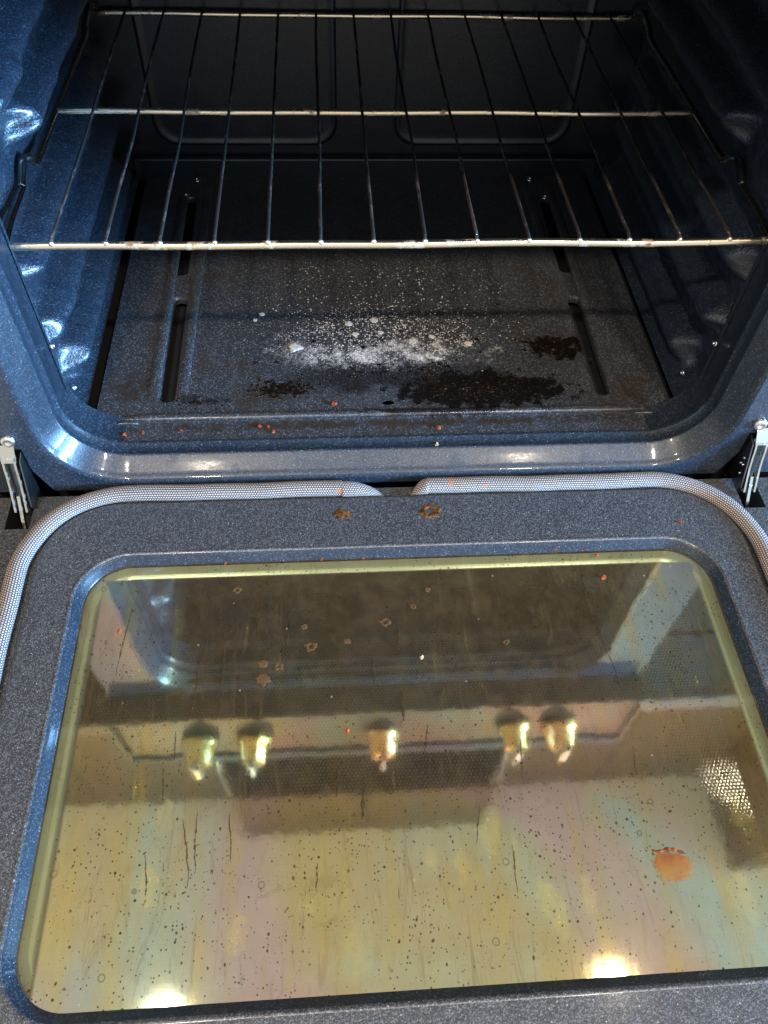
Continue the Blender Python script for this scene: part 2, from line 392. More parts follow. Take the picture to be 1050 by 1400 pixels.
def box(x0, x1, y0, y1, z0, z1):
    V = [(x, y, z) for z in (z0, z1) for y in (y0, y1) for x in (x0, x1)]
    return V, [(0, 2, 3, 1), (4, 5, 7, 6), (0, 1, 5, 4), (2, 6, 7, 3), (0, 4, 6, 2), (1, 3, 7, 5)]
def bbox(name, b, mat, parent=None, bev=.0):
    o = link(name, *box(*b), mat, parent, False)
    if bev:
        m = bmesh.new(); m.from_mesh(o.data); bmesh.ops.bevel(m, geom=m.edges, offset=bev, segments=3, profile=.5, affect='EDGES'); m.to_mesh(o.data); m.free()
    return o
def spline(pts, n=8):
    P = [Vector(p) for p in pts]; out = []
    for i in range(len(P)-1):
        a = P[max(i-1, 0)]; b = P[i]; c = P[i+1]; d = P[min(i+2, len(P)-1)]
        for k in range(n):
            t = k/n; out.append(.5*((2*b)+(c-a)*t+(2*a-5*b+4*c-d)*t*t+(-a+3*b-3*c+d)*t**3))
    return out+[P[-1]]
def blob(name, x, y, z, r, mat, parent, h=.0004, inner=0., ry=1., seed=0, n=40, rough=.35, top=None):
    """irregular flat patch of real thickness lying on a surface"""
    V = []; F = []
    def rad(a, k): return k*r*(1+rough*mn.noise(Vector((math.cos(a)*1.8+seed*3.1, math.sin(a)*1.8, seed+k)))*1.6+rough*.22*mn.noise(Vector((math.cos(a)*7, math.sin(a)*7+seed, seed))))
    rings = [(1., 0), (.93, h), (.6 if not inner else inner*1.12, h*1.1), (.02 if not inner else inner, h if not inner else 0)]
    for k, zz in rings:
        for i in range(n):
            a = 2*math.pi*i/n; q = rad(a, k); V.append((x+q*math.cos(a), y+q*math.sin(a)*ry, z+zz))
    for a in range(3):
        for i in range(n): j = (i+1) % n; F.append((a*n+i, a*n+j, (a+1)*n+j, (a+1)*n+i))
    if not inner: F.append(tuple(3*n+i for i in range(n)))
    return link(name, V, F, mat, parent)

# ================================================================== THE OVEN
oven = thing('oven', 'dark blue speckled enamel kitchen oven with its door hanging open', 'oven')
# ---- cavity front frame: rings swept round the rounded opening (x-z plane at y about 0)
ZT, ZB, HX = .43, .022, .2975
def ring(off, y, r=.052):
    cz = (ZT+ZB)/2; hz = (ZT-ZB)/2
    return [(x, y, z) for x, z in dense(rr(0, cz, HX+off, hz+off, r+off, 12), .03)]
def ring_loops(spec):
    base = dense(rr(0, (ZT+ZB)/2, HX, (ZT-ZB)/2, .052, 12), .03)
    # equal vertex counts for every ring: offset the dense base along its own normals
    out = []
    n = len(base)
    nor = []
    for i in range(n):
        a = Vector(base[i-1]); b = Vector(base[(i+1) % n]); t = (b-a).normalized(); nor.append(Vector((t.y, -t.x)))
    for off, y in spec: out.append([(base[i][0]+nor[i].x*off, y, base[i][1]+nor[i].y*off) for i in range(n)])
    return out
spec = [(.0014, .062), (.0014, .0330), (-.0004, .0308), (.0002, .0285), (.0018, .0262), (.0022, .019), (.0014, .0174), (.0019, .0160), (.0028, .0148), (.0068, .0090), (.0112, .0034), (.0128, .0010), (.0140, -.0020), (.0158, -.0038), (.0185, -.0044)]
L = ring_loops(spec)
frame = loft('front_frame', L, 'frame', oven)
# flange around the opening, notched for the two hinge arms
def notch(s): return [(s*.318, -.0045), (s*.3295, .026), (s*.3295, .054), (s*.352, .054), (s*.352, -.0045)]
outer = [(-.378, -.0045)]+notch(-1)[::-1]+notch(1)+[(.378, -.0045), (.378, .447), (-.378, .447)]
hole = [(x, z) for x, y, z in L[-1]]
fl = link('flange', *sheet(outer, [hole], lambda x, z: (x, -.0044, z), (0, .0012, 0)), 'frame', frame, False)
# ---- cavity liner: side walls with rack ribs, back wall, roof
def ribh(y, z, s):
    h = 0
    for c, y0 in ((.046, .105), (.109, .066), (.171, .070), (.246, .165), (.297, .085), (.36, .075)):
        d = abs(z-c)/.0185
        e = min(1, max(0, (y-y0-.010*mn.noise(Vector((z*60, s*4, c*50))))/.026)); e = e*e*(3-2*e)
        e2 = min(1, max(0, (.475-y)/.03)); e2 = e2*e2*(3-2*e2)
        if d < 1: h = max(h, (.5+.5*math.cos(math.pi*d))**.45*.025*e*e2)
    # rounded dimples at the front ends of the ribs
    for c in (.095, .158): h += .004*math.exp(-(((y-.115)/.025)**2+((z-c+.01)/.012)**2))
    if z > .25: h += .008*math.exp(-((y-.14)/.06)**2)*min(1, (z-.25)/.03)
    fz = min(1, max(0, (z-.03)/.04)); h += fz*(.0030*mn.noise(Vector((y*15, z*22, 3*s)))+.0016*mn.noise(Vector((y*55, z*65, 9*s)))+.0034*max(0, mn.noise(Vector((y*34, z*30, 21+s))))*min(1, max(0, (.34-y)/.1)))
    return h
def side_wall(s):
    ny, nz = 150, 150; V = []; F = []
    for i in range(ny+1):
        y = .055+(.497-.055)*i/ny
        for j in range(nz+1):
            t = j/nz; z = .0195+.4075*t
            x = .318-ribh(y, z, s)
            x -= (.0225 if s < 0 else .0265)*max(0, 1-(z-.0195)/.024)**2          # cove at the floor
            x -= .030*max(0, 1-(.427-z)/.03)**2
            k = max(0, 1-(y-.055)/.03); x = x*(1-k*k)+.2975*k*k   # flows into the front frame
            V.append((s*x, y, z))
    for i in range(ny):
        for j in range(nz):
            a = i*(nz+1)+j; F.append((a, a+1, a+nz+2, a+nz+1) if s > 0 else (a, a+nz+1, a+nz+2, a+1))
    return link('side_wall', V, F, 'cavity', oven)
side_wall(-1); side_wall(1)
# back wall with two embossed rounded panels
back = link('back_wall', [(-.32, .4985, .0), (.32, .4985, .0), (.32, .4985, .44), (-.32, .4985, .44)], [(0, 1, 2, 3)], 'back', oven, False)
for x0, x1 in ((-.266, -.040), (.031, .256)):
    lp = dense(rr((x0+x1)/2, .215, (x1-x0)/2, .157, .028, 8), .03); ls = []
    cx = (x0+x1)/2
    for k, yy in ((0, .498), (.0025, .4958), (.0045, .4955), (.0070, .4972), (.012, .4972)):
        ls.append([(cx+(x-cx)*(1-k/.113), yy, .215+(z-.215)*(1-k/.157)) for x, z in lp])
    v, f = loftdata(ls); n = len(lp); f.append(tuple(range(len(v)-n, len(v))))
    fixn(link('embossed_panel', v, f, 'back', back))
bbox('lower_back_ledge', (-.30, .30, .488, .497, .012, .046), 'back', oven, .003)
link('roof', [(-.31, .05, .4265), (.31, .05, .4265), (.31, .5, .4265), (-.31, .5, .4265)], [(0, 3, 2, 1)], 'cavity', oven, False)
# the floor rim and the space under the pan
def rim():
    return box(-.302, .302, .030, .0555, .0150, .0212)
link('floor_rim', *rim(), 'pan', oven, False)
bbox('under_floor', (-.31, .31, .03, .5, -.02, .004), 'black', oven)
# ---- removable bottom pan with slots, bead and oval hole
def slot(cx0, y0, cx1, y1, w):
    n = 8; pts = []
    for i in range(n+1):
        a = math.pi*i/n; pts.append((cx1+w*math.cos(a), y1+w*math.sin(a)))
    for i in range(n+1):
        a = math.pi+math.pi*i/n; pts.append((cx0+w*math.cos(a), y0+w*math.sin(a)))
    return pts
slots = [slot(-.2190, .090, -.2195, .236, .0070), slot(-.2235, .291, -.2250, .434, .0070), slot(.2190, .088, .2195, .230, .0068), slot(.2215, .289, .2230, .432, .0068)]
ov = [(-.001+.0062*math.cos(a*math.pi/8), .0753+.0034*math.sin(a*math.pi/8)) for a in range(16)]
PO = rr(0, .277, .2845, .2215, .004, 3)
grown = []
for s_ in slots:
    cx = sum(p[0] for p in s_)/len(s_); cy = sum(p[1] for p in s_)/len(s_)
    g = []
    for x, y in s_:
        dx = x-cx; dy = y-cy; g.append((x+math.copysign(.0022, dx), y+math.copysign(.0022, dy)*(1 if abs(dy) > .07 else 0)))
    grown.append(g)
parts = [sheet(PO, grown+[ov], lambda x, y: (x, y, .0222), (0, 0, -.0009))]
for g, s_ in zip(grown, slots):      # pressed rim turned down into each slot
    parts.append(loftdata([[(x, y, .0222) for x, y in g], [(x*.4+u*.6, y*.4+v*.6, .0216) for (x, y), (u, v) in zip(g, s_)], [(x, y, .0195) for x, y in s_], [(x, y, .014) for x, y in s_]]))
pan = link('bottom_pan', *join(parts), 'pan', oven, False)
# raised bead along the pan's front edge
bl = []
for i in range(41):
    x = -.262+.517*i/40; e = min(1, min(i, 40-i)/2.)
    bl.append([(x, .0615+.0042*math.cos(a*math.pi/8)*(.4+.6*e), .0222+.0026*math.sin(a*math.pi/8)*e-.0001) for a in range(9)])
link('front_bead', *loftdata(bl, False), 'pan', pan)
for s in (-1, 1):                     # pressed ridges beside the slots
    for x0 in (.2335, .2045):
        bl = []
        for i in range(41):
            y = .085+.38*i/40; e = min(1, min(i, 40-i)/3.)
            bl.append([(s*x0+.006*math.cos(a*math.pi/6), y, .0221+.0018*math.sin(a*math.pi/6)*e) for a in range(7)])
        link('pressed_ridge', *loftdata(bl, False), 'pan', pan)
# corner lips of the pan
for s in (-1, 1): link('corner_lip', *tube([(s*(.283-.04*t/6), .0535-.001*math.sin(t), .0222) for t in range(7)], .0013, 6), 'pan', pan)
def screwhead(x, y, z, r, ax, par, name='screw'):
    v, f = [], []
    for k, (rr_, h) in enumerate(((1, 0), (1, .35), (.8, .6), (.35, .62), (.3, .4), (.01, .38))):
        for i in range(16):
            a = math.pi*i/8; p = Vector((rr_*r*math.cos(a), rr_*r*math.sin(a), h*r)); v.append(p)
    for k in range(5):
        for i in range(16): j = (i+1) % 16; f.append((k*16+i, k*16+j, (k+1)*16+j, (k+1)*16+i))
    mt = Vector((0, 0, 1)).rotation_difference(Vector(ax)).to_matrix()
    return link(name, [mt @ p+Vector((x, y, z)) for p in v], f, 'screw', par)
for x, y, z in ((-.2205, .4785, .0222), (-.231, .4425, .0222), (.211, .4785, .0222), (.2235, .4365, .0222)): screwhead(x, y, z, .0032, (0, -.5, 1), oven)
for x, y, z in ((.3035, .0995, .032), (.2975, .060, .1057), (-.2975, .060, .1147), (-.3035, .0855, .0405)): screwhead(x, y, z, .0028, (-1 if x > 0 else 1, -.3, .3), oven)
for x in (-.3365, .3335): screwhead(x, -.0048, .0665, .0062, (0, -1, 0), oven)
# ---- outer body, dark insulation space, control panel
bbox('body_side', (-.381, -.3785, -.003, .60, -.34, .60), 'black', oven); bbox('body_side', (.3785, .381, -.003, .60, -.34, .60), 'black', oven)
bbox('insulation_space', (-.377, .377, .050, .058, -.34, .012), 'black', oven); bbox('lower_drawer', (-.375, .375, .004, .02, -.33, -.045), 'black', oven)
for s in (-1, 1): bbox('insulation_space', (s*.35-.026, s*.35+.026, .045, .05, -.04, .44), 'black', oven)
bbox('insulation_roof', (-.377, .377, .003, .50, .4335, .444), 'black', oven)
cp = link('control_panel', *(lambda: ([(-.378, -.006, .448), (.378, -.006, .448), (.378, -.040, .452), (-.378, -.040, .452), (-.378, -.038, .590), (.378, -.038, .590), (-.378, .1, .452), (.378, .1, .452), (-.378, .1, .590), (.378, .1, .590)],
      [(0, 1, 2, 3), (3, 2, 5, 4), (6, 7, 1, 0), (4, 5, 9, 8), (0, 3, 4), (0, 4, 8, 6), (1, 5, 2), (1, 7, 9, 5)]))(), 'panelsteel', oven, False)
for b_ in ((-.378, .378, -.044, -.0405, .452, .455),): bbox('bottom_trim', b_, 'panelsteel', cp, .001)
for s in (-1, 1): bbox('end_trim', (s*.374-.003, s*.374+.003, -.049, -.044, .462, .588), 'panelsteel', cp, .0012)
bbox('cooktop', (-.382, .382, -.045, .61, .592, .615), 'black', oven, .004)
def knob(x):
    v, f = [], []; prof = [(.0, .027), (.006, .027), (.010, .021), (.030, .019), (.034, .017), (.035, .001)]
    for h, r in prof:
        for i in range(24):
            a = math.pi*i/12; v.append(Vector((r*math.cos(a), r*math.sin(a), h)))
    for k in range(5):
        for i in range(24): j = (i+1) % 24; f.append((k*24+i, k*24+j, (k+1)*24+j, (k+1)*24+i))
    mt = Vector((0, 0, 1)).rotation_difference(Vector((0, -1, .1))).to_matrix()
    o = link('knob', [mt @ p+Vector((x, -.045, .53)) for p in v], f, 'knob', oven)
    g = box(x-.004, x+.004, -.092, -.080, .512, .549); link('grip', *g, 'stainless', o, False)
for x in (-.262, -.185, .003, .20, .268): knob(x)

# ---- the open door
Zo = -.0058
door = link('door', *sheet([(-.377, -.0105), (-.377, -.54), (.377, -.54), (.377, -.0105), (.3555, -.0105), (.3555, -.047), (.3335, -.047), (.3335, -.0105), (-.3335, -.0105), (-.3335, -.047), (-.3555, -.047), (-.3555, -.0105)][::-1],
      [rr(.003, -.256, .310, .220, .05, 8)], lambda x, y: (x, y, Zo), (0, 0, -.0012)), 'door', oven, False)
tag(door, 'open oven door lying level, dark grey speckled enamel inside', None)
GX, GY, GHX, GHY, GR = .003, -.2567, .2755, .1670, .037
def dl(off, z, r=None):
    return [(x, y, z) for x, y in rr(GX, GY, GHX+off, GHY+off, GR+off, 14)]
# raised inner liner with rounded window opening
po = lambda o, z: [(x, y, z) for x, y in rr(.001, -.2665, .3190+o, .2420+o, .066+o, 14)]
liner = join([loftdata([po(0, Zo), po(0, -.0022), po(-.0006, -.0008), po(-.0018, -.0001), po(-.003, 0.)]),
              sheet([(x, y) for x, y, z in po(-.003, 0)], [[(x, y) for x, y, z in dl(.0105, 0)]], lambda x, y: (x, y, 0)),
              loftdata([dl(.0105, 0), dl(.0095, .0003), dl(.0082, .0001), dl(.0070, -.0008), dl(.0045, -.0036), dl(.0015, -.0072), dl(.0, -.0086), dl(-.0004, -.0100)])])
lo = link('door_liner', *liner, 'door', door, False); lo.data.materials.append(M['frame'])
for pl in lo.data.polygons:
    if len(pl.vertices) == 4 and pl.center.z < -.0006 and abs(pl.center.x) < .29 and -.44 < pl.center.y < -.07: pl.material_index = 1
lo.data.polygons.foreach_set('use_smooth', [len(p.vertices) == 4 for p in lo.data.polygons])
v, f = sheet([(x, y) for x, y, z in dl(.0012, 0)], [], lambda x, y: (x, y, -.0082))
link('glass_pane', v, f, 'glass', door, False)
tag(bpy.data.objects['glass_pane'], 'greasy gold tinted oven window glass with drips and baked spots', None)
link('window_trim', *loftdata([dl(.0008, -.0095), dl(.0, -.0190), dl(-.0012, -.0215), dl(-.0045, -.0220), dl(-.0055, -.0235), dl(-.0058, -.0340), dl(-.0065, -.0365), dl(-.0095, -.0375), dl(-.0100, -.039), dl(-.0105, -.052)]), 'trim', door)
v, f = sheet([(x, y) for x, y, z in dl(-.0103, 0)], [], lambda x, y: (x, y, -.0475)); link('perforated_screen', v, f, 'screen', door, False)
bbox('outer_panel', (-.377, .377, -.54, -.50, -.05, -.0075), 'stainless', door)
for s in (-1, 1):
    bbox('door_side', (s*.376-.001, s*.376+.001, -.54, -.012, -.05, -.0072), 'stainless', door)
for s in (-1, 1):
    pc = s*.3445
    link('hinge_pocket', [(pc+sx*.0122, y, z) for z in (-.0072, -.035) for sx, y in ((-1, -.0105), (1, -.0105), (1, -.0486), (-1, -.0486))], [(0, 1, 5, 4), (1, 2, 6, 5), (2, 3, 7, 6), (3, 0, 4, 7), (4, 5, 6, 7)], 'black', door, False)
bbox('back_edge', (-.332, .332, -.0125, -.0112, -.05, -.0072), 'black', door)

# ---- braided gasket, two pieces
def gasket(s, x0, taper):
    XC, YC, RC = .3315, -.0148, .083
    pts = [Vector((x0, YC-.0015, 0))]
    x = x0; n = int(abs(s*(XC-RC)-x0)/.0011)
    P = [Vector((x0+(s*(XC-RC)-x0)*i/n, YC, 0)) for i in range(n)]
    m_ = int(RC*math.pi/2/.0011)
    P += [Vector((s*(XC-RC+RC*math.sin(math.pi/2*i/m_)), YC-RC+RC*math.cos(math.pi/2*i/m_), 0)) for i in range(m_)]
    k = int(.40/.0011); P += [Vector((s*XC, YC-RC-.40*i/k, 0)) for i in range(k+1)]
    seg = 40; V = []; F = []; UV = []; dist = 0; us = []
    for i, p in enumerate(P):
        t = (P[min(i+1, len(P)-1)]-P[max(i-1, 0)]).normalized(); a = Vector((t.y, -t.x, 0))*(-s)
        if i: dist += (P[i]-P[i-1]).length
        us.append(dist/.0023)
        q = min(1, dist/taper); q = math.sin(q*math.pi/2)**.75 if taper < .03 else (q*(2-q))**.8
        q = max(q, .03)
        wv = .0004*math.sin(dist*34)+.0003*math.sin(dist*87+1)
        for j in range(seg):
            w = 2*math.pi*j/seg; cw = math.cos(w); sw = math.sin(w)
            ww = .0084*q; hh = .0060*q
            # a tapering end stays against the liner edge
            c = p-a*0+Vector((0, -1, 0))*(.0098-ww)*.75 if dist < taper else p
            V.append(c+a*(ww*cw+wv)+Vector((0, 0, Zo+.0004+hh*(1.0+sw))))
    for i in range(len(P)-1):
        for j in range(seg):
            l = (j+1) % seg; F.append((i*seg+j, i*seg+l, (i+1)*seg+l, (i+1)*seg+j))
            v0 = j*22/seg; v1 = (j+1)*22/seg; UV += [(us[i], v0), (us[i], v1), (us[i+1], v1), (us[i+1], v0)]
    F.append(tuple(range(seg))); UV += [(0, 0)]*seg
    return link('gasket', V, F, 'gasket', door, True, UV)
g1 = gasket(-1, -.0095, .040); tag(g1, 'left half of the braided door gasket with long tapering end', None)
g2 = gasket(1, .0150, .016); tag(g2, 'right half of the braided door gasket with blunt end', None)

# ---- hinges
def hinge(s):
    X = s*.3405; h = bpy.data.objects.new('hinge', None); C.objects.link(h); h.parent = oven
    def strip(name, pts, x0, x1, t, mat, par=h):
        """folded sheet: yz polyline extruded from x0 to x1 with thickness t"""
        V = []; F = []
        for i, (y, z) in enumerate(pts):
            a = Vector(pts[max(i-1, 0)]); b = Vector(pts[min(i+1, len(pts)-1)]); d = (b-a).normalized(); nn = Vector((-d.y, d.x))*t/2
            for sx in (x0, x1):
                for k in (1, -1): V.append((sx, y+nn.x*k, z+nn.y*k))
        for i in range(len(pts)-1):
            a = i*4; b = a+4
            F += [(a, a+2, b+2, b), (a+1, b+1, b+3, a+3), (a, b, b+1, a+1), (a+2, a+3, b+3, b+2)]
        F += [(0, 1, 3, 2), tuple(len(V)-4+k for k in (0, 2, 3, 1))]
        return link(name, V, F, mat, par, False)
    strip('tab', [(-.0046, .060), (-.0075, .056), (-.0125, .049), (-.0135, .0465)], X-.0064, X+.0064, .0012, 'hinge')
    for k in (-1, 1):
        x = X+k*.0050
        strip('flange', [(-.011, .047), (-.014, .040), (-.016, .033), (-.020, .022), (-.026, .010), (-.031, .000)], x-.0009, x+.0009, .006, 'hinge')
    strip('channel', [(-.006, .048), (-.009, .038), (-.012, .028), (-.017, .014), (-.022, .002)], X-.0048, X+.0048, .001, 'hingedark')
    strip('link', [(-.024, .014), (-.031, .002), (-.037, -.008), (-.0445, -.022)], X-.0014, X+.0014, .0042, 'hinge')
    xs = X-s*.0085                        # triangular inner plate
    V = []; 
    for dx in (0, .0012): V += [(xs+dx, -.004, .050), (xs+dx, -.013, .047), (xs+dx, -.030, .004), (xs+dx, -.026, -.004), (xs+dx, -.004, -.004)]
    F = [(0, 1, 2, 3, 4), (9, 8, 7, 6, 5)]+[(i, (i+1) % 5, 5+(i+1) % 5, 5+i) for i in range(5)]
    link('side_plate', V, F, 'hingedark', h, False)
    for (y, z) in ((-.013, .028), (-.016, .022), (-.012, .020), (-.018, .012)):
        screwhead(xs+s*-.0002, y, z, .0013, (-s, 0, .2), h, 'rivet')
    return h
hinge(-1); hinge(1)

# ================================================================== OVEN RACK
rack = thing('oven_rack', 'chrome wire oven rack with sooty wires slid into the oven', 'oven rack')
ZR = .212
def crossbar(y, x0, x1, z, r, bend=.0):
    pts = [(x0+(x1-x0)*i/60, y+.0006*math.sin(i*.35), z+.0004*math.sin(i*.21)) for i in range(61)]
    return tube(pts, r, 12)
o = link('front_bar', *crossbar(.0626, -.3065, .3065, ZR, .0032), 'steel_bar', rack)
o = link('middle_bar', *crossbar(.2745, -.3045, .3035, ZR-.001, .0030), 'steel_bar', rack)
o = link('rear_bar', *crossbar(.4915, -.3000, .3000, ZR-.001, .0030), 'steel_bar', rack)
rl = {-1: [(-.3055, .0645, ZR), (-.309, .10, ZR-.001), (-.3108, .146, ZR-.003), (-.3112, .152, ZR-.0015), (-.3112, .168, ZR+.0065), (-.3108, .174, ZR+.0075), (-.3080, .180, ZR+.0065), (-.3062, .187, ZR-.0005), (-.3057, .195, ZR-.001), (-.3054, .2725, ZR-.001), (-.3048, .36, ZR-.001), (-.3040, .430, ZR-.001), (-.3060, .452, ZR+.003), (-.3055, .482, ZR+.008), (-.301, .4915, ZR+.004)]}
rl[1] = [(-x, y, z) for x, y, z in rl[-1]]
for s in (-1, 1): link('side_rail', *tube(spline(rl[s], 8), .0034, 12), 'rail', rack)
wm = []
for i in range(14):
    x = (i-6.5)*.0413; jit = random.uniform(-.0006, .0006)
    pts = [(x+jit, .0617, ZR+.0026), (x+jit, .066, ZR+.0046), (x+jit*.5, .074, ZR+.0050), (x, .14, ZR+.0048+random.uniform(-.0006, .0006)), (x-jit*2, .21, ZR+.0044), (x, .2745, ZR+.0045), (x+jit*2, .38, ZR+.0040+random.uniform(-.0006, .0006)), (x, .48, ZR+.0042), (x, .490, ZR+.0034)]
    link('wire', *tube(spline(pts, 5), .0014, 8), 'wire', rack)
    bm = bmesh.new(); bmesh.ops.create_icosphere(bm, subdivisions=2, radius=.0022)
    for v in bm.verts: v.co = v.co*(1+.2*mn.noise(v.co*900+Vector((i, 0, 0)))); v.co += Vector((x+jit, .0618, ZR+.0030))
    me = bpy.data.meshes.new('weld'); bm.to_mesh(me); bm.free(); me.materials.append(M['weld']); w = bpy.data.objects.new('weld', me); C.objects.link(w); w.parent = rack
    me.polygons.foreach_set('use_smooth', [True]*len(me.polygons))

# ================================================================== STAINS ON THE DOOR (parts of it)
zg = -.0082
for k, (x, y, r) in enumerate([(-.0802, -.1749, .0048), (-.1196, -.1891, .0042), (-.1065, -.1916, .0036), (-.1186, -.2027, .0058), (-.017, -.1549, .0045), (-.0857, -.1562, .0026), (-.1438, -.1179, .0036), (.0222, -.1239, .0026), (.008, -.1403, .0026), (-.0498, -.1715, .0030), (.083, -.178, .0028)]):
    blob('baked_spot', x, y, zg+.0002, r, 'st_tan', door, .0004, .42 if k % 2 == 0 else 0, .85, seed=k+1, rough=.34)
b = blob('burnt_ring', .0318, -.0445, .0002, .0098, 'st_brown', door, .0004, .45, .82, seed=31, rough=.30); tag(b, 'brown burnt ring baked on the door rim', None)
b = blob('burnt_spot', -.049, -.0449, .0002, .0076, 'st_brown', door, .0004, 0, .70, seed=12, rough=.45); tag(b, 'small brown burnt spot baked on the door rim', None)
b = blob('orange_blot', .1757, -.3600, zg+.0002, .0165, 'st_orange', door, .0005, 0, .85, seed=23, rough=.06, n=60); tag(b, 'orange blot of melted grease on the window glass', None)
for k, (pts, w) in enumerate((([(.1630, -.3475), (.168, -.3490), (.175, -.3478), (.181, -.3490), (.187, -.3515)], .0012),)):
    P = spline([(x, y, zg+.0006) for x, y in pts], 8); link('blot_edge', *tube(P, lambda t, w=w: w*(.25+.75*math.sin(math.pi*t))*(1+.3*math.sin(t*31)), 8), 'st_rust', door)
drips = [[(-.0986, -.1508), (-.0996, -.1714)], [(-.1252, -.1461), (-.1244, -.1703)], [(-.1517, -.1555), (-.1511, -.1954), (-.1532, -.2355)], [(-.1709, -.1802), (-.1717, -.2072), (-.1729, -.2346)], [(-.2305, -.1275), (-.2346, -.1655), (-.2365, -.1948)], [(-.2242, -.2141), (-.2257, -.2321)], [(-.1209, -.1247), (-.1248, -.1566)], [(-.0987, -.1401), (-.0979, -.1612)], [(.1637, -.1098), (.1608, -.1473), (.1671, -.1898), (.171, -.2197)], [(-.0599, -.2774), (-.0621, -.299)], [(-.0415, -.2838), (-.0434, -.3156)], [(-.0085, -.2178), (-.008, -.2424)], [(.0584, -.2145), (.0586, -.2303)], [(.0427, -.3096), (.0373, -.3375)], [(.0818, -.2615), (.0778, -.2925)], [(.1682, -.2715), (.1659, -.2941)], [(-.1974, -.3301), (-.1939, -.3517), (-.1942, -.3654)], [(-.1729, -.3089), (-.1686, -.3292), (-.1653, -.3556)], [(-.1629, -.3043), (-.1629, -.3295), (-.1611, -.3464)], [(-.1392, -.3055), (-.1373, -.3406)], [(-.1909, -.2709), (-.1892, -.2925)], [(.0626, -.3389), (.0617, -.3702)], [(-.0761, -.3438), (-.0778, -.3626)], [(.0107, -.2462), (.0057, -.2693)], [(-.0293, -.1878), (-.0295, -.2137)], [(-.0062, -.1617), (-.0076, -.1888)], [(-.1844, -.2428), (-.1834, -.2657)], [(.2405, -.3089), (.2379, -.3249)]]
for k, d in enumerate(drips):
    P = spline([(x, y, 0) for x, y in d], 14); n = len(P); V = []; F = []
    W0 = .00058 if k not in (9, 10, 11) else .0015
    for i, p in enumerate(P):
        t = i/(n-1); w = W0*(.35+.65*math.sin(math.pi*min(1, t*1.05)))*(1+1.3*mn.noise(Vector((k*3, i*.8, 0)))); w = max(w, .00012); wob = .0016*mn.noise(Vector((k, i*.16, 5)))+.0004*mn.noise(Vector((k, i*.9, 8)))
        V += [(p.x-w+wob, p.y, zg+.0002), (p.x+wob, p.y, zg+.0005), (p.x+w+wob, p.y, zg+.0002)]
        if i: a = 3*i-3; F += [(a, a+1, a+4, a+3), (a+1, a+2, a+5, a+4)]
    link('grease_drip', V, F, 'st_drip', door)
# fine brown grit stuck on the glass, nobody could count it
V = []; F = []
for k in range(4600):
    x = random.uniform(-.262, .265); y = -.095-.32*random.random()**.85
    if mn.noise(Vector((x*16, y*16, 2))) < random.uniform(-.45, .35): continue
    r = random.choice((.00025, .00035, .00035, .0005, .0005, .0009))*random.uniform(.7, 1.25); n0 = len(V)
    for i in range(6):
        a = math.pi*i/3+k; V.append((x+r*math.cos(a)*random.uniform(.7, 1.2), y+r*1.25*math.sin(a)*random.uniform(.7, 1.2), zg+.0001))
    V.append((x, y, zg+r*.6)); F += [(n0+i, n0+(i+1) % 6, n0+6) for i in range(6)]
g = link('baked_grit', V, F, 'st_drip', door, False); g['kind'] = 'stuff'
g.data.materials[0] = M['st_drip']
# pale ash flakes on the oven floor
V = []; F = []
for k in range(520):
    x = random.gauss(0, .066); y = .165+random.gauss(0, .032)+abs(random.gauss(0, .02)); 
    if abs(x) > .19 or y < .118 or y > .33: continue
    if mn.noise(Vector((x*30, y*40, 7))) < random.uniform(-.5, .3): continue
    r = random.choice((.0003, .0004, .0005, .0006, .0010))*random.uniform(.7, 1.2); n0 = len(V)
    for i in range(6):
        a = math.pi*i/3+k; V.append((x+r*math.cos(a)*random.uniform(.6, 1.3), y+r*math.sin(a)*random.uniform(.6, 1.3), .0223))
    V.append((x, y, .0223+r*.5)); F += [(n0+i, n0+(i+1) % 6, n0+6) for i in range(6)]
g = link('ash_flakes', V, F, 'ash', pan, False); g['kind'] = 'stuff'
V = []; F = []
for cx, cy, rx, ry, n_ in ((.092, .090, .060, .014, 330), (.182, .152, .028, .015, 130), (-.105, .098, .026, .009, 110), (-.19, .082, .03, .007, 50), (.0, .120, .09, .012, 90), (.03, .21, .12, .05, 40)):
    for k in range(n_):
        x = random.gauss(cx, rx*.55); y = random.gauss(cy, ry*.6)
        if y < .067 or mn.noise(Vector((x*70, y*90, 3))) < random.uniform(-.5, .1): continue
        r = random.uniform(.0006, .0021); n0 = len(V)
        for i in range(7):
            a = 2*math.pi*i/7; V.append((x+r*1.3*math.cos(a)*random.uniform(.5, 1.3), y+r*math.sin(a)*random.uniform(.5, 1.3), .0221))
        V.append((x+r*.2, y, .0223+r*random.uniform(.15, .5))); F += [(n0+i, n0+(i+1) % 7, n0+7) for i in range(7)]
g = link('char_crust', V, F, 'char', pan, False); g['kind'] = 'stuff'
for k, (x, y, r) in enumerate([(-.0933, .1588, .0080), (-.0087, .2005, .0052), (.0315, .1652, .0058), (-.036, .195, .0045), (-.13, .2127, .0034), (-.1368, .2031, .0026), (-.0028, .18, .0035), (.0899, .1604, .0045), (-.030, .178, .004), (.052, .172, .0035)]):
    blob('ash_spot', x, y, .0223, r*.88, 'ash', pan, .0006, 0 if k != 0 else .0, .95, seed=80+k, rough=.28)

